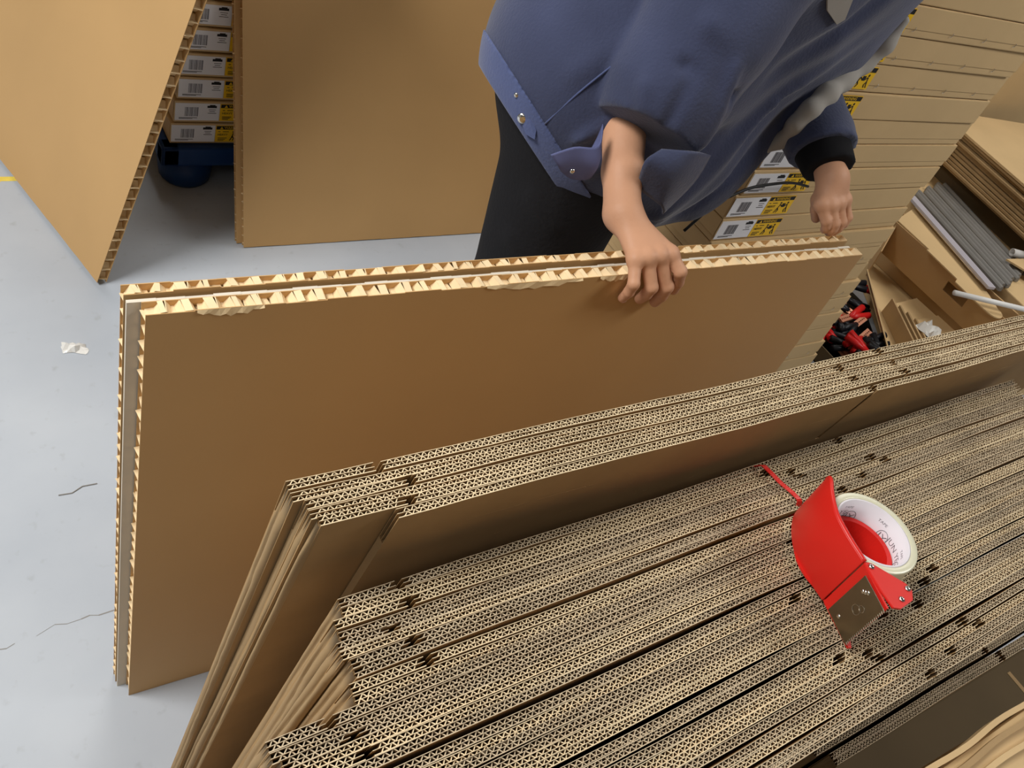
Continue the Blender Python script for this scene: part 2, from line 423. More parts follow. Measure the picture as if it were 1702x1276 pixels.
# ------------------------------------------------------------------ flat closed cartons with labels
CL, CD, CHh, PIT = .70, .42, .0612, .0632
def carton_meshes():
    body = MB().box((.0015, .0015, 0), (CL - .0015, CD - .0015, CHh)).mesh('body', 'kraft_carton')
    lid = MB(); z0 = .016
    lid.box((0, 0, z0), (CL, .003, CHh + .0004)).box((0, CD - .003, z0), (CL, CD, CHh + .0004)).box((0, 0, z0), (.003, CD, CHh + .0004)).box((CL - .003, 0, z0), (CL, CD, CHh + .0004)).box((.003, .003, CHh - .002), (CL - .003, CD - .003, CHh + .0006))
    lid = lid.mesh('lid', 'kraft_carton')
    e = -.0006
    wl = MB().box((.004, e, .007), (.116, 0, .056)).mesh('white_label', 'white')
    bc = MB(); rn = random.Random(9); x = .028
    while x < .060:
        wd = rn.choice((.0006, .0010, .0016)); bc.box((x, e * 1.6, .019), (x + wd, e, .045)); x += wd + rn.choice((.0005, .0008, .0012))
    bc = bc.mesh('barcode', 'grey_print')
    pr = MB()
    pr.box((.084, e * 1.6, .044), (.108, e, .050)).box((.090, e * 1.6, .050), (.104, e, .0525))
    for z, a, b in ((.038, .088, .106), (.033, .090, .104), (.014, .014, .060), (.0115, .014, .048), (.028, .086, .108)): pr.box((a, e * 1.6, z), (b, e, z + .0012))
    pr = pr.mesh('print', 'black_print')
    yl = MB().box((.1175, e, .007), (.205, 0, .056)).mesh('warning_label', 'yellow')
    hd = MB().box((.119, e * 1.5, .0445), (.2035, e, .0545)).mesh('header', 'black_print')
    tri = MB().add([(.128, e * 2, .0460), (.137, e * 2, .0460), (.1325, e * 2, .0532)], [(0, 1, 2)]).mesh('triangle', 'yellow')
    t1 = text_mesh('WARNING', .0098, .0001, 'yellow')
    t2 = text_mesh('HEAVY', .0088, .0001, 'black_print')
    sy = MB()
    sy.box((.172, e * 1.6, .026), (.182, e, .036))                       # the load
    for cx_, s in ((.165, 1), (.189, -1)):                                # two lifters
        sy.prism([(cx_ + .0028 * math.cos(a), .0375 + .0028 * math.sin(a)) for a in [k * math.pi / 4 for k in range(8)]], 0, .0004, Matrix.Rotation(R(90), 4, 'X') @ Matrix.Translation((0, 0, .0006)))
        for a, b in (((cx_, .034), (cx_ - s * .003, .023)), ((cx_ + s * .001, .033), (cx_ + s * .008, .028)), ((cx_ - s * .003, .024), (cx_ + s * .002, .0175)), ((cx_ + s * .002, .018), (cx_ - s * .002, .011)), ((cx_ - s * .003, .024), (cx_ - s * .006, .016)), ((cx_ - s * .006, .016), (cx_ - s * .009, .011))):
            v = Vector((b[0] - a[0], b[1] - a[1])); n = Vector((-v.y, v.x)).normalized() * .0014
            sy.add([(a[0] - n.x, e * 1.7, a[1] - n.y), (b[0] - n.x, e * 1.7, b[1] - n.y), (b[0] + n.x, e * 1.7, b[1] + n.y), (a[0] + n.x, e * 1.7, a[1] + n.y)], [(0, 1, 2, 3)])
    for z, a, b in ((.0370, .124, .130), (.0370, .136, .152), (.018, .124, .148), (.014, .124, .144), (.0105, .124, .140)): sy.box((a, e * 1.6, z), (b, e, z + .0016))
    sy = sy.mesh('symbol', 'black_print')
    st = MB().tube([(0, 0, 0), (.0005, -.0018, .0012), (.004, -.002, .006), (.0055, 0, .008)], .0008, 5).mesh('staple', 'chrome')
    return dict(body=body, lid=lid, wl=wl, bc=bc, pr=pr, yl=yl, hd=hd, tri=tri, t1=t1, t2=t2, sy=sy, st=st)
CM = carton_meshes()
def make_carton(label, loc, rz, group, staples=(), lid=True):
    t = thing('flat_carton', label, 'carton', loc, (0, 0, rz), group)
    bevel(link('body', CM['body'], t), .003)
    if lid: bevel(link('lid', CM['lid'], t), .0018)
    L = link('white_label', CM['wl'], t); link('barcode', CM['bc'], L); link('print', CM['pr'], L)['kind'] = 'stuff'
    Y = link('warning_label', CM['yl'], t); link('header', CM['hd'], Y); link('triangle', CM['tri'], Y); link('symbol', CM['sy'], Y)
    link('lettering', CM['t1'], Y, (.1395, -.00115, .0463), (R(90), 0, 0)); link('lettering', CM['t2'], Y, (.1225, -.0011, .0262), (R(90), 0, 0))
    for x, z in staples: link('staple', CM['st'], t, (x, -.0005, z), (0, 0, 0))
    return t
rn = random.Random(21)
NST = 20
# position of each carton's front edge in the tall stack (it leans a little and the upper ones are turned)
xs_right = [2.28, 2.262, 2.248, 2.235, 2.215, 2.20, 2.185, 2.172, 2.168, 2.165, 2.162, 2.172, 2.178, 2.172, 2.166, 2.16, 2.152, 2.15, 2.148, 2.146, 2.145]
yaw = [0, 0, .3, -.2, 0, 0, .2, 0, -.2, 0, .3, .2, 0, .2, -.3, -.6, -1.2, -1.8, -2.2, -2.6, -3.0]
for i in range(NST):
    st = ()
    if i in (1, 4, 5, 7): st = ((.545, .018), (.645, .018))
    if i in (16, 17, 15): st = ((.23, .013), (.36, .012), (.48, .012), (.60, .011))
    nm = 'top' if i == NST - 1 else ORD[i]
    lab = ('flat labelled brown carton, %s in the tall stack right of the worker' % (nm + ('most' if nm == 'top' else ''))) if i in (0, NST - 1) else 'flat labelled carton, %s from the floor in the tall stack right of the worker' % nm
    make_carton(lab, (xs_right[i] - CL, 1.026 - .0015 * (i % 3), .001 + i * PIT), R(yaw[i]), 'cartons in the tall stack right of the worker', st, lid=(i % 4 != 2))

def make_pallet(label, x0, y0, wx, wy):
    t = thing('plastic_pallet', label, 'pallet', (x0, y0, 0), group='blue plastic pallets')
    dk = MB().box((0, 0, .088), (wx, .05, .145)).box((0, wy - .05, .088), (wx, wy, .145)).box((0, 0, .088), (.05, wy, .145)).box((wx - .05, 0, .088), (wx, wy, .145))
    for i in range(6): dk.box((.05 + (wx - .1) * i / 6 + .008, .05, .12), (.05 + (wx - .1) * (i + 1) / 6 - .008, wy - .05, .145))
    bevel(link('deck', dk.mesh('deck', 'blue_plastic'), t), .008, 3)
    ft = MB(); n = 20
    ft.tube([(0, 0, 0), (0, 0, .012), (0, 0, .088)], [.058, .068, .078], n)
    fm = ft.mesh('foot', 'blue_plastic', True)
    for i in range(3):
        for j in range(3): link('foot', fm, t, (.085 + (wx - .17) * i / 2, .085 + (wy - .17) * j / 2, 0))
    return t
for k, (x0, lab, nc) in enumerate(((.585, 'pallet behind the leaning boards', 7), (1.345, 'pallet between the boards and the worker', 8))):
    make_pallet('blue plastic ' + lab + ' with round feet', x0 - .03, 2.02, .755, .80)
    for i in range(nc):
        nm = 'topmost' if i == nc - 1 else (ORD[i] if i == 0 else ORD[i] + ' layer up')
        make_carton('flat labelled carton on the %s, %s' % (lab, nm), (x0 + rn.uniform(-.006, .004) + (-.004 + .0022 * i), 2.040 + .014 * k + rn.uniform(-.003, .003), .146 + i * .0655), R(rn.uniform(-.3, .3)), 'cartons on the blue pallets')

# ------------------------------------------------------------------ flattened double-wall cartons, corrugated edges up
TW = .0072                  # thickness of a double wall
FLUTE_D = .045
def wall_meshes(L, h, slots, seed, mat_f='shaded_flute', start=0.0, pitch=.0061):
    """one wall: panel (board with slots and liners) and fluting (two rows of waves)"""
    rn = random.Random(seed); SD = .10; t = TW; lt = .00045
    ph1, ph2 = rn.uniform(0, 6), rn.uniform(0, 6)
    bow = lambda x: .0011 * math.sin(x * 5.5 + ph1) + .0006 * math.sin(x * 17 + ph2)
    P = MB(); Fm = MB()
    def block(xa, xb, y0, y1, z0, z1, step=.07, jz=0.0):
        n = max(1, int((xb - xa) / step)); e = [xa + (xb - xa) * i / n for i in range(n + 1)]
        zt = [z1 - (rn.uniform(0, jz) if jz else 0) for _ in e]
        vs = []
        for x, z in zip(e, zt):
            b = bow(x); vs += [(x, y0 + b, z0), (x, y1 + b, z0), (x, y1 + b, z), (x, y0 + b, z)]
        fs = [(0, 1, 2, 3)]
        for i in range(n):
            a = i * 4; c = a + 4
            fs += [(a, c, c + 1, a + 1)[::-1], (a + 1, c + 1, c + 2, a + 2)[::-1], (a + 2, c + 2, c + 3, a + 3)[::-1], (a + 3, c + 3, c, a)[::-1]]
        k = n * 4; fs.append((k + 3, k + 2, k + 1, k))
        P.add(vs, fs)
    block(start, L, 0, t, 0, h - SD)
    segs = []; x = start
    for s in sorted(slots):
        segs.append((x, s - .0032)); x = s + .0032
    segs.append((x, L))
    for xa, xb in segs:
        if xb - xa < .01: continue
        block(xa, xb, 0, t, h - SD, h - FLUTE_D)
        for y0 in (0, t / 2 - lt / 2, t - lt):
            block(xa, xb, y0, y0 + lt * 1.6 if y0 == 0 else y0 + lt, h - FLUTE_D, h, .03, .0016)
        for r, (ya, yb) in enumerate(((lt, t / 2), (t / 2, t - lt))):
            hw = .0004; pts = []
            x = xa + rn.uniform(0, pitch)
            while x < xb - pitch:
                p = pitch * rn.uniform(.9, 1.1); j = rn.uniform(-.0003, .0003)
                pts += [(x, ya + .0003), (x + p * .14, ya + .0003), (x + p * .5, yb - .0003 + j), (x + p * .64, yb - .0003)]
                x += p
            zt = h - .0008
            vs = []; fs = []
            for i, (px, py) in enumerate(pts):
                a = pts[max(0, i - 1)]; b = pts[min(len(pts) - 1, i + 1)]
                dv = Vector((b[0] - a[0], b[1] - a[1])).normalized(); nv = Vector((-dv.y, dv.x)) * hw
                b0 = bow(px); zz = zt - rn.uniform(0, .0014)
                vs += [(px - nv.x, py - nv.y + b0, h - FLUTE_D), (px - nv.x, py - nv.y + b0, zz), (px + nv.x, py + nv.y + b0, zz), (px + nv.x, py + nv.y + b0, h - FLUTE_D)]
            for i in range(len(pts) - 1):
                a = i * 4; c = a + 4
                fs += [(a, c, c + 1, a + 1), (a + 1, c + 1, c + 2, a + 2), (a + 2, c + 2, c + 3, a + 3)]
            Fm.add(vs, fs)
    out = []
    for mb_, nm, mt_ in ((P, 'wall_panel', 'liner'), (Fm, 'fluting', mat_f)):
        me = mb_.mesh(nm, mt_); me.materials.append(M['lit_cut_edge_grey' if 'grey' in mat_f else 'lit_cut_edge'])
        for f in me.polygons:      # cut tops set pale over dark flute sides: shade in the holes painted in
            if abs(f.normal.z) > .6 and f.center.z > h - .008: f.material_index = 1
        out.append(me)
    return tuple(out)
def fold_mesh(h, seed, wdt, lobes=2):
    """folded side of a flattened carton: two creased bulges, a little crumpled"""
    rn = random.Random(seed); nz = 40; n = 8 * lobes + 1; vs = []; fs = []
    a1, a2, a3 = rn.uniform(0, 6), rn.uniform(0, 6), rn.uniform(0, 6)
    for j in range(nz + 1):
        z = (h - .004) * j / nz
        mid = .5 + .13 * math.sin(z * 7 + a1) + .06 * math.sin(z * 23 + a2) + rn.uniform(-.03, .03)
        big = .0042 + .0016 * math.sin(z * 5 + a3) + rn.uniform(-.0005, .0005)
        for i in range(n):
            u = i / (n - 1)
            if lobes == 2: v = u / mid * .5 if u < mid else .5 + (u - mid) / (1 - mid) * .5
            else: v = u
            k = abs(math.sin(lobes * math.pi * v)) ** .55
            end = .0035 * max(0, (z - h + .05) / .05)
            vs.append((.0015 - (big - end) * k * (1 if v < .5 else .8), wdt * u, z))
    for j in range(nz):
        for i in range(n - 1):
            fs.append((j * n + i, (j + 1) * n + i, (j + 1) * n + i + 1, j * n + i + 1))
    fs.append(tuple(range(nz * n, nz * n + n)))
    return MB().add(vs, fs).mesh('folded_edge', 'kraft_fold', True)
TH = R(9); YAW = R(1.3)
st_me = MB().tube([(-.007, 0, .0015), (-.006, -.0014, .001), (.006, -.0016, -.001), (.007, 0, -.0015)], .0010, 5).mesh('staple', 'chrome')
def flat_carton(label, x, ytop, h, near, far, foldm, group, staples=False, dy=TW + .0006, tab=False):
    """near/far: (panel, fluting); ytop: near side's y at the top edge"""
    t = thing('flattened_carton', label, 'flattened carton', (x, ytop + h * math.sin(TH), .0), (TH, 0, YAW if h < .97 else R(.65)), group)
    for (pm, fm), y in ((near, 0), (far, dy)):
        wp = link('wall_panel', pm, t, (0, y, 0)); link('fluting', fm, wp)
    link('folded_edge', foldm, t, None if not tab else (0, dy, 0))
    if staples:
        for k in range(8): link('staple', st_me, t, (.064 if tab else .008, -.0022, .86 * h - k * .085), (0, R(20), 0))
    return t
HB = 1.0 / math.cos(TH); HS = .93 / math.cos(TH)
folds = [fold_mesh(HB, s, 2 * TW + .0006) for s in (1, 2)] + [fold_mesh(HS, s, 2 * TW + .0006) for s in (3, 4, 5)]
gB = 'flattened cartons standing between the stack and the held boards'
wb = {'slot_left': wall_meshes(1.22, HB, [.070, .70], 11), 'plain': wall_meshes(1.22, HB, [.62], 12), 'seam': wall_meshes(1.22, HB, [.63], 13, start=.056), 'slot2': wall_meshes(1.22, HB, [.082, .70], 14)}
ycur = .338 - TW
bund = [('farthest of the three beside the held boards', 'plain', 'slot_left', .186, 0), ('middle one of the three beside the held boards', 'plain', 'slot2', .193, 1), ('nearest of the three, stapled seam and broad blank side showing', 'seam', 'slot_left', .197, 0)]
yb = .3225
for i, (lab, nr, fr, x, fo) in enumerate(bund):
    flat_carton('flattened corrugated carton, ' + lab, x, yb - i * .0172, HB, wb[nr], wb[fr], fold_mesh(HB, 6, TW, 1) if i == 2 else folds[fo], gB, staples=(i == 2), tab=(i == 2), dy=TW + (.0022 if i != 1 else .0006))
gS = 'flattened cartons in the strapped stack under the tape dispenser'
ws_n = [wall_meshes(1.0, HS, [x], 30 + k, 'shaded_flute_grey' if k % 2 else 'shaded_flute') for k, x in enumerate((.47, .56, .66, .52))]
ws_f = [wall_meshes(1.0, HS, [a, b], 40 + k, 'shaded_flute' if k % 2 else 'shaded_flute_grey') for k, (a, b) in enumerate(((.050, .60), (.061, .51), (.043, .64)))]
NS = 16
xl = [.212, .203, .199, .203, .196, .132, .137, .130, .135, .128, .133, .127, .134, .126, .131, .128]
gaps = {1: .002, 4: .0035, 8: .003, 11: .0015, 14: .003}
yc = .268 - TW
for i in range(NS):
    yc -= gaps.get(i, .0003)
    nm = 'farthest' if i == 0 else ('nearest' if i == NS - 1 else ORD[i])
    lab = 'flattened corrugated carton in the big strapped stack, ' + (nm + ' from the camera' if i == 0 else nm + ' to the camera' if i == NS - 1 else nm + ' counted from the far side')
    flat_carton(lab, xl[i], yc, HS, ws_n[(i * 3) % 4], ws_f[i % 3], folds[2 + i % 3], gS, staples=(i < 7), dy=TW + .0003)
    yc -= 2 * TW + .0003
STACK_NEAR = yc

def catmull(P, n=6):
    P = [Vector(p) for p in P]; out = []
    for i in range(len(P) - 1):
        p0 = P[max(i - 1, 0)]; p1 = P[i]; p2 = P[i + 1]; p3 = P[min(i + 2, len(P) - 1)]
        for k in range(n):
            t = k / n
            out.append(.5 * ((2 * p1) + (p2 - p0) * t + (2 * p0 - 5 * p1 + 4 * p2 - p3) * t * t + (3 * p1 - p0 - 3 * p2 + p3) * t ** 3))
    out.append(P[-1]); return out
# strap
pth = [(.678, .300, .80), (.678, .291, .90), (.679, .2815, .934), (.681, .272, .9375), (.685, .255, .9365), (.690, .238, .9366), (.693, .2295, .931), (.693, .2265, .90)]
tag(link('strap', MB().ribbon(catmull(pth, 4), .0062, .0008, (1, -.25, 0)).mesh('strap', 'red')), 'thin red plastic strap across the far edge of the strapped carton stack', 'strap')

# ------------------------------------------------------------------ tape dispenser lying on its side, and the roll in it
ZS = .9385
RC = (.671, .156)
td = thing('tape_dispenser', 'red hand-held tape dispenser with a toothed steel blade lying on the strapped stack', 'tape dispenser', (RC[0], RC[1], ZS))
L2 = lambda x, y: (x - RC[0], y - RC[1])
# guard plate: vertical sheet curving round the roll, with a rolled upper end
pl = catmull([(*L2(.674, .2195), 0), (*L2(.662, .2130), 0), (*L2(.647, .199), 0), (*L2(.634, .180), 0), (*L2(.628, .158), 0), (*L2(.6255, .1335), 0)], 6)
mm = MB(); n = len(pl)
vs = []
for i, p in enumerate(pl):
    dv = (pl[min(i + 1, n - 1)] - pl[max(i - 1, 0)]).normalized(); nv = Vector((-dv.y, dv.x, 0)) * .0014
    s = i / (n - 1); ztop = .0635 - .009 * max(0, .30 - s) / .30 * (.30 - s) / .30 * 1.2 + .0035 * math.sin(s * 3.1)
    for sg, z in ((-1, .0), (1, .0), (1, ztop), (-1, ztop)): vs.append((p.x + nv.x * sg, p.y + nv.y * sg, z))
fs = [(0, 1, 2, 3), (4 * n - 1, 4 * n - 2, 4 * n - 3, 4 * n - 4)]
for i in range(n - 1):
    a = i * 4; c = a + 4
    fs += [(a + k, c + k, c + (k + 1) % 4, a + (k + 1) % 4) for k in range(4)]
mm.add(vs, fs); bevel(link('guard_plate', mm.mesh('guard_plate', 'red', True), td), .0006, 2)
# rim bead along the guard's open edge
rim = [(p.x + .0012, p.y, .0628 - .009 * max(0, .30 - i / (n - 1)) / .30 * (.30 - i / (n - 1)) / .30 * 1.2 + .0035 * math.sin(i / (n - 1) * 3.1)) for i, p in enumerate(pl)]
link('rim', MB().tube(rim, .0024, 8).mesh('rim', 'red', True), td)
# front plate after the crease
a = Vector((*L2(.6252, .1325), 0)); b = Vector((*L2(.6195, .1120), 0)); e = Vector((*L2(.6115, .0885), 0)); dv = (e - a).normalized(); nv = Vector((-dv.y, dv.x, 0))
def slab(p, q, z0, z1, th, off=0.0):
    o = nv * off; k = nv * th
    return MB().add([p + o + Vector((0, 0, z0)), q + o + Vector((0, 0, z0)), q + o + k + Vector((0, 0, z0)), p + o + k + Vector((0, 0, z0)), p + o + Vector((0, 0, z1)), q + o + Vector((0, 0, z1)), q + o + k + Vector((0, 0, z1)), p + o + k + Vector((0, 0, z1))],
                    [(3, 2, 1, 0), (4, 5, 6, 7), (0, 1, 5, 4), (1, 2, 6, 5), (2, 3, 7, 6), (3, 0, 4, 7)])
sgn = -1 if nv.x > 0 else 1       # outer side faces -X
link('front_plate', slab(a, e - dv * .004, .001, .0615, .002).mesh('front_plate', 'red'), td)
# steel blade with teeth
zb0, zb1 = .004, .0605; nt_ = 22
prof = [(-.001, zb0)] + [( .0305, zb0)]
for k in range(nt_):
    z = zb0 + (zb1 - zb0) * k / nt_; prof += [(.0305, z), (.0335, z + (zb1 - zb0) / nt_ * .5)]
prof += [(.0305, zb1), (-.001, zb1)]
off = nv * (sgn * .0026); bl = MB()
s0 = a + dv * .0115
vs = [s0 + dv * u + Vector((0, 0, z)) + off for u, z in prof] + [s0 + dv * u + Vector((0, 0, z)) + off + nv * sgn * .0009 for u, z in prof]
nn = len(prof)
bl.add(vs, [tuple(range(nn)), tuple(reversed(range(nn, 2 * nn)))] + [(i, nn + i, nn + (i + 1) % nn, (i + 1) % nn) for i in range(nn)])
blade = link('blade', bl.mesh('blade', 'steel'), td)
fo = off + nv * sgn * .0012
for u, z in ((.010, .012), (.010, .052), (.012, .0545), (.008, .050)):
    c = s0 + dv * u + Vector((0, 0, z)) + fo
    link('rivet', MB().tube([c - nv * sgn * .0006, c + nv * sgn * .0002, c + nv * sgn * .0008], [.0022, .0020, .0008], 10).mesh('rivet', 'chrome', True), blade)
# pressed marks on the blade
for u, z, r in ((.016, .034, .0045), (.019, .040, .003)):
    c = s0 + dv * u + Vector((0, 0, z)) + fo
    link('pressed_mark', MB().tube([c + dv * r * math.cos(t * math.pi / 8) + Vector((0, 0, r * math.sin(t * math.pi / 8))) for t in range(17)], .0003, 5).mesh('pressed_mark', 'chrome'), blade)
# side plates: lower (under the roll) and the upper arm
def outline(pts): return [L2(*p) for p in pts]
low = [(RC[0] + .046 * math.cos(t), RC[1] + .046 * math.sin(t)) for t in [R(k) for k in range(-62, 205, 12)]]
low = [( .6475, .0995), (.641, .0895), (.620, .0885)] and low + [(.624, .130), (.6120, .0885), (.6150, .0872), (.640, .116)]
link('side_plate', MB().prism(outline(low), 0, .0022).mesh('side_plate', 'red'), td)
arm = [(.6265, .1345), (.6335, .1300), (.6515, .1035), (.6520, .0960), (.6445, .0890), (.6250, .0870), (.6180, .0905), (.6195, .1060)]
bevel(link('arm', MB().prism(outline(arm), .0605, .0630).mesh('arm', 'red'), td), .0007)
for p in ((.6295, .1275), (.6480, .0990), (.6330, .0935)):
    x, y = L2(*p)
    link('rivet', MB().tube([(x, y, .0628), (x, y, .0640), (x, y, .0650)], [.0030, .0026, .0010], 12).mesh('rivet', 'chrome', True), td)
hub = MB().ring((0, 0), .0285, .0335, .0022, .034)
link('hub_floor', MB().prism([(.0286 * math.cos(R(k * 10)), .0286 * math.sin(R(k * 10))) for k in range(36)], .0022, .004).mesh('hub_floor', 'red_shaded'), td)  # floor in a darker red: shade inside the hub painted in
link('hub', hub.mesh('hub', 'red'), td)
link('edge_guard', MB().tube([(.0455 * math.cos(R(k)), .0455 * math.sin(R(k)), .006) for k in range(-8, 52, 6)], .0035, 8).mesh('edge_guard', 'red', True), td)
tr = thing('tape_roll', 'roll of clear packing tape with printed white core in the red dispenser', 'tape roll', (RC[0], RC[1], ZS))
bevel(link('tape', MB().ring((0, 0), .0366, .0438, .006, .0575, 72).mesh('tape', 'tape', True), tr), .0012, 2)
co = link('core', MB().ring((0, 0), .0348, .0366, .006, .0572, 72).mesh('core', 'core_paper', True), tr)
def core_text(s, size, ang, z, mat='grey_print'):
    me = text_mesh(s, size, 0, mat, 'CENTER'); r = .03472
    for v in me.vertices:
        A = ang - v.co.x / r; zz = z + v.co.y
        v.co = (r * math.cos(A), r * math.sin(A), zz)
    me.flip_normals(); link('lettering', me, co)
for k in range(6):
    A = R(150 - k * 60)
    core_text('JUN YE', .0085, A, .036 if k % 2 else .024); core_text('JY', .011, A - R(30), .030); core_text('TAPE', .0045, A - R(17), .045)
    link('oval', MB().tube([(.0347 * math.cos(A - R(30) + .17 * math.cos(t)), .0347 * math.sin(A - R(30) + .17 * math.cos(t)), .034 + .0075 * math.sin(t)) for t in [j * math.pi / 10 for j in range(21)]], .00035, 4).mesh('oval', 'grey_print'), co)

# ------------------------------------------------------------------ open cartons, bars and odds and ends at the right
def panel3(pts, th, nrm=None):
    """thick flat sheet through 3D points"""
    P = [Vector(p) for p in pts]
    nv_ = (P[1] - P[0]).cross(P[2] - P[0]).normalized() if nrm is None else Vector(nrm).normalized()
    Q = [p - nv_ * th for p in P]; n = len(P)
    return MB().add(P + Q, [tuple(range(n)), tuple(reversed(range(n, 2 * n)))] + [(i, n + i, n + (i + 1) % n, (i + 1) % n) for i in range(n)])
# low open tray with the clamps, on the floor
t = thing('open_carton', 'low open dark tray on the floor full of red and black clamps', 'carton', (2.335, .80, 0))
cw, cd_, chh = .62, .62, .06
link('bottom', MB().prism([(0, 0), (.24, 0), (.25, .11), (.49, .46), (.49, cd_), (0, cd_)], 0, .004).mesh('bottom', 'clamp_black'), t)
for a_, b_ in (((0, 0, 0), (.2, .004, chh)), ((0, cd_ - .004, 0), (.47, cd_, chh)), ((0, 0, 0), (.004, cd_, chh))):
    link('side', MB().box(a_, b_).mesh('side', 'dark_or_shaded_board'), t)
rn = random.Random(5)
def clamp_mesh(col):
    h1 = MB().tube([(0, 0, 0), (.03, .007, .002), (.085, .018, .004)], [.009, .0105, .012], 8).mesh('handle', col, True)
    h2 = MB().tube([(0, 0, 0), (.03, -.007, .002), (.085, -.018, .004)], [.009, .0105, .012], 8).mesh('handle', col, True)
    j = MB().box((-.055, -.011, -.004), (.004, -.002, .004)).box((-.055, .002, -.004), (.004, .011, .004))
    for k in range(5): j.box((-.053 + k * .010, -.003, -.004), (-.049 + k * .010, .003, .004))
    return h1, h2, j.mesh('jaw', 'copper')
cmr, cmb = clamp_mesh('clamp_red'), clamp_mesh('clamp_black')
for i in range(46):
    col = i % 5 in (0, 2)
    v = (i % 9 + rn.random()) / 9; y = .87 + v * .50; x = 2.385 + .32 * v * rn.random() + rn.random() * .13
    z = .014 + rn.random() * .075
    c = thing('clamp', ('red' if col else 'black') + '-handled spring clamp heaped in the low dark tray', 'clamp', (x, y, z), (rn.uniform(-.5, .5), rn.uniform(-.4, .2), rn.uniform(0, 6.28)), 'red clamps in the low tray' if col else 'black clamps in the low tray')
    for nm, me in zip(('handle', 'handle', 'jaw'), cmr if col else cmb): link(nm, me, c)
# carton below and the open tray on it
t = thing('closed_carton', 'plain brown carton carrying the open tray, right of the clamps', 'carton', (0, 0, 0))  # tray, bars, sheets, rods: taken from image pixels, then scaled about the camera
bevel(link('body', MB().prism([(2.86, 1.27), (2.60, .90), (2.66, .72), (2.94, .72), (3.00, 1.38), (2.94, 1.40)], 0, .092).mesh('body', 'kraft_carton'), t), .004)
t = thing('open_tray', 'open brown tray with folded inserts and a hand-hole side, below the grey bars', 'carton', (0, 0, 0))
link('bottom', MB().prism([(2.800, 1.297), (2.510, .935), (2.60, .70), (2.89, .70), (2.89, 1.36)], .094, .100).mesh('bottom', 'kraft_carton'), t)
link('side', panel3([(2.800, 1.297, .10), (2.510, .935, .10), (2.493, .944, .125), (2.786, 1.306, .125)], .004).mesh('side', 'kraft_carton'), t)
link('side', panel3([(2.800, 1.297, .10), (2.89, 1.36, .10), (2.856, 1.350, .297), (2.775, 1.295, .215)], .004).mesh('side', 'kraft'), t)
# side wall with hand hole, built round the hole
sw = MB()
def wq(y0, y1, z0, z1):
    f = lambda y, z: (2.890 - (z - .10) * .25, y, z)
    v = [f(y0, z0), f(y1, z0), f(y1, z1), f(y0, z1)]; v2 = [(x + .004, y, z) for x, y, z in v]
    sw.add(v + v2, [(0, 1, 2, 3), (7, 6, 5, 4), (0, 4, 5, 1), (1, 5, 6, 2), (2, 6, 7, 3), (3, 7, 4, 0)])
wq(.80, .985, .165, .297); wq(.985, 1.075, .165, .222); wq(.985, 1.075, .262, .297); wq(1.075, 1.36, .165, .297)
link('hand_hole_side', sw.mesh('hand_hole_side', 'kraft'), t)
flp = [(2.848, 1.357), (2.842, 1.194), (2.828, 1.194), (2.815, 1.044), (2.79, 1.033), (2.782, .935)] + [(2.816 + .034 * math.cos(R(k)), .888 + .034 * math.sin(R(k))) for k in range(180, 361, 20)] + [(2.888, .955), (2.976, 1.166), (3.043, 1.42)]
link('top_flap', MB().prism(flp, .298, .302).mesh('top_flap', 'kraft_carton'), t)
link('support_side', MB().box((2.93, .78, .094), (2.938, 1.39, .298)).mesh('support_side', 'kraft'), t)
for i, (x, y, ln) in enumerate(((2.672, 1.100, .22), (2.690, 1.072, .19), (2.708, 1.044, .16), (2.726, 1.016, .13), (2.744, .99, .10))):
    link('insert', MB().box((0, -ln, 0), (.007, .024, .034 + .007 * (4 - i)), Matrix.Translation((x, y, .101)) @ Matrix.Rotation(R(-30), 4, 'Z')).mesh('insert', 'kraft_fold'), t)
link('folded_sheet', panel3([(2.735, 1.125, .128), (2.635, .80, .128), (2.882, .76, .133), (2.872, 1.13, .133)], .004).mesh('folded_sheet', 'kraft_carton'), t)
link('folded_sheet', panel3([(2.735, 1.03, .139), (2.680, .78, .139), (2.876, .75, .142), (2.868, 1.03, .142)], .004).mesh('folded_sheet', 'kraft_carton'), t)
m = MB(); pts = []
for j in range(7):
    for i in range(7):
        ed = i in (0, 6) or j in (0, 6)
        pts.append((2.700 + i * .011 + rn.uniform(-.004, .004), .935 + j * .012 + rn.uniform(-.004, .004), .143 + (0 if ed else rn.uniform(.004, .033))))
m.add(pts, [(j * 7 + i, j * 7 + i + 1, j * 7 + i + 8, j * 7 + i + 7) for j in range(6) for i in range(6)])
tag(link('plastic_film', m.mesh('plastic_film', 'film')), 'crumpled clear plastic film in the open tray', 'plastic film')
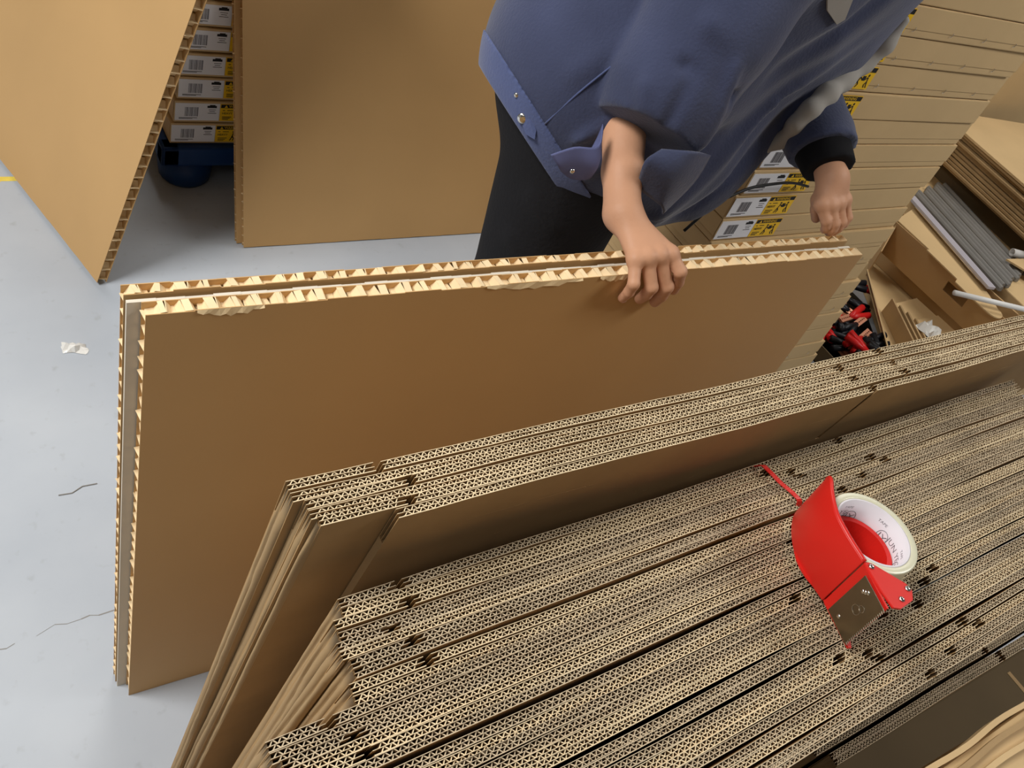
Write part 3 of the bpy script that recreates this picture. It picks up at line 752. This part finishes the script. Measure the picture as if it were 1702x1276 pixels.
# grey bars lying on the flap and a carton behind
t = thing('closed_carton', 'plain brown carton under the grey bars and the flat sheets', 'carton', (0, 0, 0))
bevel(link('body', MB().prism([(2.96, .73), (3.94, .67), (4.02, 1.69), (3.064, 1.665)], 0, .314).mesh('body', 'kraft_carton'), t), .004)
bar_w = MB().box((0, 0, 0), (.033, .51, .011)).mesh('bar', 'lav_metal'); bar_g = MB()
bar_g.prism([(0, 0), (.001, .012), (.005, .019), (.0085, .021), (.012, .019), (.016, .012), (.017, 0)], 0, .53, Matrix(((1, 0, 0, 0), (0, 0, 1, 0), (0, 1, 0, 0), (0, 0, 0, 1))))
bar_g = bar_g.mesh('bar', 'grey_metal')
for i in range(10):
    if i == 0:
        o = link('grey_bar', bar_w, None, (2.872, .968, .317), (0, 0, R(-16)))
        tag(o, 'wide pale grey bar lying nearest the carton flap', 'bar', 'grey bars on the carton')
    else:
        o = link('grey_bar', bar_g, None, (2.888 + i * .0300, .940 + .006 * (i % 3) + i * .007, .316), (0, 0, R(-16 + .4 * (i % 3))))
        tag(o, 'slim dark grey bar, %s of the row beside the pale bar' % ('first' if i == 1 else 'last' if i == 9 else ORD[i - 1]), 'bar', 'grey bars on the carton')
    bevel(o, .0015)
# pile of flat sheets
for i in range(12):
    o = link('cardboard_sheet', MB().box((0, 0, 0), (.67, .69, .0095)).mesh('cardboard_sheet', 'kraft_carton' if i == 11 else 'kraft_fold'), None, (3.175 + rn.uniform(-.012, .014) + .0035 * i, .955 + rn.uniform(-.012, .012) + .0065 * i, .390 + i * .0114), (R(rn.uniform(-.15, .15)), 0, R(-9 + rn.uniform(-1.3, 1.3))))  # sheets below the top one darker: shade on the pile put into their colour
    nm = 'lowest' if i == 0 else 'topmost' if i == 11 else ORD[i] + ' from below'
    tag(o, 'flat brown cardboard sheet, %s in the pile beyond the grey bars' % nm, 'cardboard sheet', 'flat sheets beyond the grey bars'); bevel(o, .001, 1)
o = link('closed_carton', MB().box((0, 0, 0), (.62, .66, .072)).mesh('closed_carton', 'dark_or_shaded_board'), None, (3.26, 1.0, .3145), (0, 0, R(-9)))
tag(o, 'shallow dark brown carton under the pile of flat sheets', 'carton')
# rods
tag(link('white_rod', MB().tube([(2.655, .963, .332), (3.05, .777, .336)], .0085, 14).mesh('white_rod', 'white_plastic', True)), 'long white plastic rod pointing across the open tray', 'rod')
tp = thing('metal_tube', 'short bright metal tube by the ends of the grey bars', 'tube', (3.16, 1.085, .352), (0, R(90), R(-25)))
link('shell', MB().ring((0, 0), .011, .014, 0, .22, 20).mesh('shell', 'white_plastic', True), tp)
o = link('cardboard_offcut', MB().prism([(0, 0), (.11, .022), (.24, -.033), (.22, -.11), (.066, -.077)], 0, .006).mesh('cardboard_offcut', 'kraft_carton'), None, (3.09, 1.06, .343), (0, R(-3), R(-20)))
tag(o, 'small brown cardboard offcut below the bright metal tube', 'offcut')
# tall carton at the back right
t = thing('tall_carton', 'large plain brown carton standing behind the tall labelled stack', 'carton', (2.72, 1.80, 0), (0, 0, R(-4)))
bevel(link('body', MB().box((0, 0, 0), (1.6, .6, .93)).mesh('body', 'kraft_carton'), t), .005)
link('hand_hole', MB().box((.33, -.002, .52), (.44, .01, .555)).mesh('hand_hole', 'black_print'), t)  # black block painted in for the dark inside of the hole
link('white_label', MB().box((.42, -.002, .82), (.62, .001, .89)).mesh('white_label', 'white'), t)
# black cable hanging by the stack
tag(link('cable', MB().tube(catmull([(1.28, .965, .66), (1.33, .97, .715), (1.38, .975, .738), (1.43, .98, .750), (1.501, .985, .754), (1.58, 1.0, .744), (1.66, 1.01, .725)], 6), .0032, 8).mesh('cable', 'black_rubber', True)), 'thin black cable bulging out in front of the tall carton stack', 'cable')

# ------------------------------------------------------------------ near right corner
gC = 'lower flattened cartons on the camera side of the strapped stack'
HL = .60
wl_ = wall_meshes(1.15, HL, [.4], 51, 'shaded_flute_grey'); fl_ = fold_mesh(HL, 9, 2 * TW + .0006)
for i in range(3):
    t = thing('flattened_carton', 'short flattened carton in the shade by the strapped stack, %s' % ['nearest the stack', 'middle of three', 'nearest the camera'][i], 'flattened carton', (.80 + .02 * i, .083 - i * .020, 0), (R(1.5), 0, R(.6)), gC)
    for y in (0, TW + .0006):
        wp = link('wall_panel', wl_[0], t, (0, y, 0)); link('fluting', wl_[1], wp)
    link('folded_edge', fl_, t)
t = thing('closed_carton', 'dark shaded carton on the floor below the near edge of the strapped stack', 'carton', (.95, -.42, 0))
bevel(link('body', MB().box((0, 0, 0), (.78, .461, .30)).mesh('body', 'dark_or_shaded_board'), t), .004)  # kraft carton coloured dark, its deep shade painted in
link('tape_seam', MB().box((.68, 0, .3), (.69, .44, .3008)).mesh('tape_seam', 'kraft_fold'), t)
t = thing('upright_carton', 'bright brown carton with uneven top edge in the near right corner', 'carton', (.50, -.42, 0), (0, 0, R(.4)))
bevel(link('body', MB().box((0, 0, 0), (.44, .395, .87)).mesh('body', 'kraft_carton'), t), .006)
mm = MB(); n = 30
for j, (ya, z0) in enumerate(((.398, .872), (.386, .876), (.372, .8735))):
    pth = [(.44 * i / n, ya + .0012 * math.sin(i * .7 + j), z0 - .006 + .0015 * math.sin(i * .5 + j * 2)) for i in range(n + 1)]
    link('flap_edge', MB().ribbon(pth, .018, .005, (0, 0, 1)).mesh('flap_edge', 'kraft_fold' if j == 1 else 'kraft_carton'), t)

# ------------------------------------------------------------------ the worker
f3 = lambda *a: np.array(a, np.float32)
wk = thing('person', 'worker in blue jacket and black trousers bending over, gripping the honeycomb boards', 'person', (0, 0, 0))
# --- right hand and forearm
RW = (.826, .735, .903)
RM = [(.809, .6585, .8815), (.826, .656, .8865), (.8455, .655, .8890), (.866, .6545, .8900)]      # little .. index knuckles
RP = [(.800, .634, .8600), (.836, .632, .8515), (.8655, .631, .8500), (.8765, .632, .8760)]
RT = [(.806, .6445, .8240), (.840, .6435, .8190), (.874, .6425, .8100), (.900, .6430, .8300)]
def hand_sdf(p, wrist, elbow, Mc, Pp, Tt, thumb, rscale=1.0, squash_n=None):
    d = None
    for i, mcp in enumerate(Mc):
        e = cap(p, np.array(wrist) + (np.array(mcp) - np.array(wrist)) * .12 + np.array(Mc[i]) * 0, mcp, .0165 * rscale, (.0108, .0118, .0124, .0122)[i] * rscale)
        d = e if d is None else smin(d, e, .012)
    fa = chain(p, [wrist, np.array(wrist) + (np.array(elbow) - np.array(wrist)) * .35, elbow], [.0255 * rscale, .029 * rscale, .035 * rscale], .01)
    d = smin(d, fa, .022)
    # knuckle bumps
    for i, mcp in enumerate(Mc): d = smin(d, np.linalg.norm(p - f3(mcp), axis=1) - .0125 * rscale, .006)
    fing = None
    for i in range(len(Mc)):
        r = (.0082, .0092, .0096, .0095)[i] * rscale
        m_, q, t_ = np.array(Mc[i]), np.array(Pp[i]), np.array(Tt[i])
        dip = q + (t_ - q) * .52 + np.array([0, -.0022, .001])
        e = chain(p, [m_, q, dip, t_], [r * 1.12, r * 1.04, r * .94, r * .82], .0025)
        fing = e if fing is None else np.minimum(fing, e)
    d = smin(d, fing, .005)
    th = chain(p, thumb, [.014 * rscale, .0125 * rscale, .0105 * rscale, .009 * rscale][:len(thumb)], .004)
    return smin(d, th, .010)
RE = (.895, .885, .985)
r_th = [(.838, .722, .897), (.866, .722, .880), (.880, .727, .850), (.884, .727, .822)]
rh = lambda p: hand_sdf(p, RW, RE, RM, RP, RT, r_th)
me_rh = sdf_mesh('hand', rh, (.74, .60, .78), (1.02, .96, 1.11), .0018, 'skin')
# --- left hand pinching the far end of the boards
LW = (1.291, .755, .938)
LM = [(1.309, .722, .9160), (1.290, .7175, .9130), (1.2715, .7180, .9090), (1.256, .7240, .9060)]
LP = [(1.3195, .7030, .8920), (1.302, .6985, .8870), (1.284, .6980, .8850), (1.266, .7040, .8870)]
LT = [(1.312, .7020, .8690), (1.301, .7000, .8640), (1.290, .7000, .8640), (1.278, .7040, .8680)]
LE = (1.335, .965, 1.005)
l_th = [(1.278, .746, .922), (1.270, .742, .902), (1.277, .738, .884), (1.287, .735, .868)]
lh = lambda p: hand_sdf(p, LW, LE, LM[::1], LP, LT, l_th, .94)
me_lh = sdf_mesh('hand', lh, (1.20, .66, .83), (1.50, 1.0, 1.16), .0022, 'skin')
# --- torso, head, legs under the clothes
RS, LS = (1.05, .90, 1.27), (1.36, 1.14, 1.25)
NECK = (1.34, .98, 1.33); HEAD = (1.50, .93, 1.40)
fdir = f3(.60, -.72, -.35); fdir /= np.linalg.norm(fdir)          # where the face looks
hup = f3(.62, .0, .72); hup -= fdir * hup.dot(fdir); hup /= np.linalg.norm(hup); hrt = np.cross(fdir, hup)
def hp(a, b, c): return f3(*HEAD) + hrt * a + fdir * b + hup * c
def body_sdf(p):
    d = chain(p, [(.93, 1.03, .93), (1.08, 1.02, 1.08), (1.24, 1.01, 1.20)], [.125, .12, .13], .05)
    d = smin(d, cap(p, RS, LS, .065, .065), .06)
    d = smin(d, cap(p, (1.24, 1.01, 1.22), NECK, .075, .055), .05)
    d = smin(d, cap(p, NECK, HEAD, .055, .055), .03)
    d = smin(d, chain(p, [RS, RE], [.045, .032], .02), .04); d = smin(d, chain(p, [LS, LE], [.045, .034], .02), .04)
    hips = chain(p, [(.92, .97, .90), (.945, .985, .50), (.95, 1.03, .07)], [.085, .062, .042], .02)
    d = smin(d, hips, .04)
    d = smin(d, chain(p, [(1.02, 1.09, .90), (1.09, 1.11, .50), (1.11, 1.16, .07)], [.085, .062, .042], .02), .04)
    # head: skull, jaw, nose, brow, ears, eye sockets, mouth
    h = cap(p, hp(0, -.015, .035), hp(0, .012, .03), .083, .078)
    h = smin(h, cap(p, hp(0, .035, -.02), hp(0, .055, -.075), .060, .036), .04)
    h = smin(h, cap(p, hp(0, .088, .012), hp(0, .106, -.022), .007, .012), .012)
    for s in (-1, 1):
        h = smin(h, cap(p, hp(s * .078, -.01, .015), hp(s * .082, -.018, -.025), .012, .008), .008)
        h = smin(h, cap(p, hp(s * .012, .085, .028), hp(s * .045, .076, .028), .009, .008), .012)
        h = smin(h, cap(p, hp(s * .014, .083, -.048), hp(0, .087, -.046), .006, .007), .008)
        h = np.maximum(h, -(np.linalg.norm(p - hp(s * .032, .098, .008), axis=1) - .015))
        h = np.minimum(h, np.linalg.norm(p - hp(s * .031, .072, .008), axis=1) - .0135)
    return smin(d, h, .015)
me_bd = sdf_mesh('body', body_sdf, (.66, .72, 0), (1.72, 1.36, 1.58), .008, 'skin')
# one figure: join the three surfaces (they meet inside the sleeves)
vs = []; fs = []
for me in (me_rh, me_lh, me_bd):
    o = len(vs); vs += [tuple(v.co) for v in me.vertices]; fs += [tuple(i + o for i in f.vertices) for f in me.polygons]
mb = MB(); mb.add(vs, fs); link('body', mb.mesh('body', 'skin', True), wk)
# nails of the right hand
for i in range(4):
    q, t_ = Vector(RP[i]), Vector(RT[i]); dv_ = (t_ - q).normalized(); c = t_ - dv_ * .001 + Vector((0, -.0062, 0))
    sx = dv_.cross(Vector((0, -1, 0))).normalized()
    link('nail', MB().add([c + sx * a * .0042 + dv_ * b * .005 + Vector((0, -.0008 * (1 - a * a), 0)) for b in (-1, 0, 1) for a in (-1, 0, 1)], [(j * 3 + k, j * 3 + k + 1, j * 3 + k + 4, j * 3 + k + 3) for j in (0, 1) for k in (0, 1)]).mesh('nail', 'skin2', True), wk)
def hair_sdf(p):
    h = cap(p, hp(0, -.02, .045), hp(0, .010, .045), .090, .082)
    cut = (p - hp(0, .055, .02)) @ (fdir * .8 - hup * .6).astype(np.float32)
    return np.maximum(h, cut)
link('hair', sdf_mesh('hair', hair_sdf, (1.34, .78, 1.24), (1.68, 1.10, 1.60), .006, 'hair'), wk)
# --- trousers and shoes
def trouser_sdf(p):
    d = chain(p, [(.925, .975, .93), (.945, .985, .50), (.95, 1.03, .06)], [.130, .098, .078], .03)
    d = smin(d, chain(p, [(1.03, 1.09, .93), (1.09, 1.11, .50), (1.11, 1.16, .06)], [.130, .098, .078], .03), .04)
    d = smin(d, cap(p, (.93, 1.02, .95), (.98, 1.03, .98), .15, .15), .05)
    for a, b, wd, h in (((.80, .93, .80), (.86, .86, .74), .02, .006), ((.81, .95, .70), (.90, .87, .66), .018, .006), ((.80, .95, .62), (.88, .88, .60), .015, .005), ((.83, .88, .86), (.90, .84, .60), .015, .004)): d -= fold(p, a, b, wd, h)
    return np.maximum(d, .045 - p[:, 2])
link('trousers', sdf_mesh('trousers', trouser_sdf, (.70, .78, .02), (1.22, 1.30, 1.16), .008, 'trousers'), wk)
for x, y in ((.95, 1.03), (1.11, 1.16)):
    sh = lambda p, x=x, y=y: np.maximum(smin(cap(p, (x, y, .045), (x + .085, y - .12, .032), .046, .040), cap(p, (x, y, .05), (x, y, .10), .045, .042), .02), -p[:, 2] + .002)
    link('shoe', sdf_mesh('shoe', sh, (x - .08, y - .22, 0), (x + .18, y + .08, .16), .006, 'black_rubber'), wk)
# --- jacket
HEM_N = f3(-.66, .10, -.74); HEM_N /= np.linalg.norm(HEM_N)
def hem(p): return (p - f3(.751, .92, .916)) @ HEM_N
def torso_raw(p):
    d = cap(p, (.935, 1.03, .97), (1.02, 1.035, 1.04), .195, .20, ((.6, -.75, 0), 1.12))
    d = smin(d, cap(p, (1.02, 1.03, 1.02), (1.26, 1.03, 1.22), .195, .185), .08)
    d = smin(d, cap(p, (1.20, 1.02, 1.20), (1.36, 1.0, 1.30), .185, .13), .06)
    d = smin(d, cap(p, RS, LS, .100, .100), .08)
    d = smin(d, cap(p, (.94, .975, .895), (1.04, .965, .855), .130, .125), .06)
    d = smin(d, cap(p, (1.03, .965, .855), (1.15, .965, .855), .128, .105), .06)      # hanging front
    d = smin(d, cap(p, (1.15, .965, .87), (1.340, .985, 1.05), .110, .095), .08)
    d = smin(d, cap(p, (1.335, .985, 1.05), (1.405, .985, 1.22), .095, .105), .06)
    return d
def sleeve_r(p):
    return chain(p, [RS, (.960, .862, 1.13), (.918, .845, 1.035), (.900, .828, .975)], [.105, .092, .086, .076], .04)
def jacket_sdf(p):
    d = torso_raw(p)
    for a, b, wd, h in JF: d = d - fold(p, a, b, wd, h)
    d = np.maximum(d, hem(p)); d = np.maximum(d, .742 + .05 * (p[:, 0] - 1.0) - p[:, 2])
    s = sleeve_r(p)
    for a, b, wd, h in SF: s = s - fold(p, a, b, wd, h)
    s = np.maximum(s, (p - f3(.893, .832, .968)) @ CUFN)
    d = smin(d, s, .005)
    l = chain(p, [LS, LE, (1.302, .808, .957)], [.085, .068, .058], .03)
    l = l - fold(p, (1.33, .80, 1.0), (1.38, .88, .96), .02, .006)
    l = np.maximum(l, (p - f3(1.302, .803, .956)) @ LCN)
    d = smin(d, l, .006)
    collar = cap(p, (1.33, .985, 1.30), (1.36, .98, 1.345), .092, .078)
    return smin(d, collar, .03)
CUFN = f3(-.45, -.40, -.72); CUFN /= np.linalg.norm(CUFN)
LCN = f3(-.20, -.90, -.42); LCN /= np.linalg.norm(LCN)
JF = [((.79, .87, .90), (1.0, .83, 1.14), .009, .009), ((.80, .86, .87), (.99, .84, 1.08), .012, -.009), ((.76, .90, 1.0), (.95, .86, 1.16), .02, .005),
      ((1.00, .83, .79), (1.20, .84, 1.05), .016, .014), ((1.06, .84, .77), (1.28, .87, 1.02), .016, -.013), ((1.12, .85, .77), (1.36, .89, 1.04), .013, .014), ((1.17, .86, .80), (1.40, .90, 1.10), .010, -.010),
      ((.90, .85, .83), (1.04, .84, .78), .014, -.008), ((1.18, .84, 1.02), (1.40, .90, 1.22), .016, .012), ((1.10, .83, 1.05), (1.30, .85, 1.25), .016, -.013), ((1.28, .87, 1.0), (1.46, .93, 1.20), .014, -.010),
      ((.84, .86, .86), (.92, .85, .98), .012, .007), ((.98, .84, .86), (1.08, .83, .98), .014, -.010)]
SF = [((.87, .80, 1.16), (.98, .77, 1.12), .014, .010), ((.86, .80, 1.10), (.97, .76, 1.07), .012, -.010), ((.83, .81, 1.07), (.87, .77, .97), .010, .012), ((.93, .755, 1.14), (.94, .745, .98), .014, .008), ((.83, .83, 1.03), (.93, .76, 1.01), .011, -.009), ((.96, .77, 1.06), (1.0, .81, .95), .014, .010), ((.88, .77, 1.13), (.86, .765, .99), .010, -.008), ((.99, .80, 1.15), (.97, .77, 1.0), .012, -.008)]
link('jacket', sdf_mesh('jacket', jacket_sdf, (.64, .68, .68), (1.66, 1.34, 1.48), .0055, 'jacket'), wk)
def band_sdf(p):
    d = torso_raw(p) - .0035
    h = hem(p)
    d = np.maximum(d, np.maximum(h - .001, -h - .036)); d = np.maximum(d, .735 + .05 * (p[:, 0] - 1.0) - p[:, 2])
    return np.maximum(d, -(torso_raw(p) + .004))
link('waistband', sdf_mesh('waistband', band_sdf, (.68, .74, .72), (1.28, 1.30, 1.06), .003, 'jacket_band'), wk)
# grey shirt showing along the jacket front, knit cuff of the far sleeve
link('shirt', sdf_mesh('shirt', lambda p: chain(p, [(1.239, .864, .915), (1.259, .860, .940), (1.251, .846, .979), (1.265, .846, 1.008), (1.298, .856, 1.032), (1.351, .878, 1.048), (1.400, .892, 1.074), (1.419, .887, 1.112), (1.434, .890, 1.155)], [.005, .010, .0125, .014, .0155, .0155, .014, .012, .008], .02), (1.19, .80, .87), (1.48, .94, 1.20), .004, 'shirt'), wk)
link('knit_cuff', sdf_mesh('knit_cuff', lambda p: np.maximum(cap(p, (1.303, .812, .958), (1.292, .762, .941), .048, .042), np.maximum((p - f3(1.294, .770, .944)) @ LCN, -((p - f3(1.304, .82, .962)) @ LCN))), (1.22, .70, .87), (1.42, .92, 1.08), .0045, 'knit'), wk)
# --- open cuff of the near sleeve: two loose flaps
def sheet(rows, th, name, mat):
    """soft sheet through rows of control points, smoothed"""
    n = len(rows[0]); G2 = [catmull(r, 5) for r in rows]
    cols = [catmull([g[i] for g in G2], 5) for i in range(len(G2[0]))]
    a = len(cols); b = len(cols[0]); vs = [v for c in cols for v in c]
    me = MB().add(vs, [(i * b + j, i * b + j + 1, (i + 1) * b + j + 1, (i + 1) * b + j) for i in range(a - 1) for j in range(b - 1)]).mesh(name, mat, True)
    o = link(name, me, wk); so = o.modifiers.new('cloth', 'SOLIDIFY'); so.thickness = th; so.offset = 0
    return o
sheet([[(.862, .752, .995), (.905, .735, 1.003), (.965, .752, .985)], [(.838, .748, .978), (.885, .728, .968), (.948, .742, .945)], [(.862, .762, .925), (.895, .735, .912), (.930, .752, .882)]], .0022, 'cuff_flap', 'jacket')
sheet([[(.725, .806, .950), (.755, .800, .966), (.795, .800, .968), (.815, .828, .985)], [(.737, .800, .938), (.765, .796, .945), (.800, .790, .945), (.812, .825, .962)], [(.750, .802, .926), (.775, .800, .914), (.803, .796, .920), (.806, .822, .942)]], .0022, 'cuff_flap', 'lining')
def button(c, nrm, r):
    c = Vector(c); nrm = Vector(nrm).normalized()
    link('button', MB().tube([c, c + nrm * .002, c + nrm * .0032], [r, r * .95, r * .4], 14).mesh('button', 'chrome', True), wk)

def surf(x, z, fn=torso_raw):
    ys = np.linspace(.70, 1.1, 400).astype(np.float32); P = np.stack([np.full(400, x), ys, np.full(400, z)], 1).astype(np.float32)
    return float(ys[np.argmax(fn(P) < 0)])
for c, r in (((.7655, .9385, .923), .0085), ((.7545, .9565, .950), .004)):
    button(c, (-.62, -.78, .1), r)
link('adjuster_tab', panel3([(.7575, .9575, .934), (.764, .9385, .945), (.778, .9145, .918), (.778, .9105, .905), (.771, .9265, .904)], .0025, (-.62, -.78, .1)).mesh('adjuster_tab', 'jacket_band'), wk)
link('seam', MB().tube(catmull([(.784, .9085, .933), (.803, .8875, .996), (.828, .8725, 1.047)], 6), .0016, 6).mesh('seam', 'jacket_band', True), wk)
button((.765, .797, .930), (-.2, -.95, .2), .004)

link('pocket_flap', panel3([(1.116, .8185, 1.197), (1.132, .8205, 1.181), (1.170, .8205, 1.163), (1.180, .8195, 1.172), (1.168, .8175, 1.205)], .003, (0, -1, 0)).mesh('pocket_flap', 'shirt'), wk)
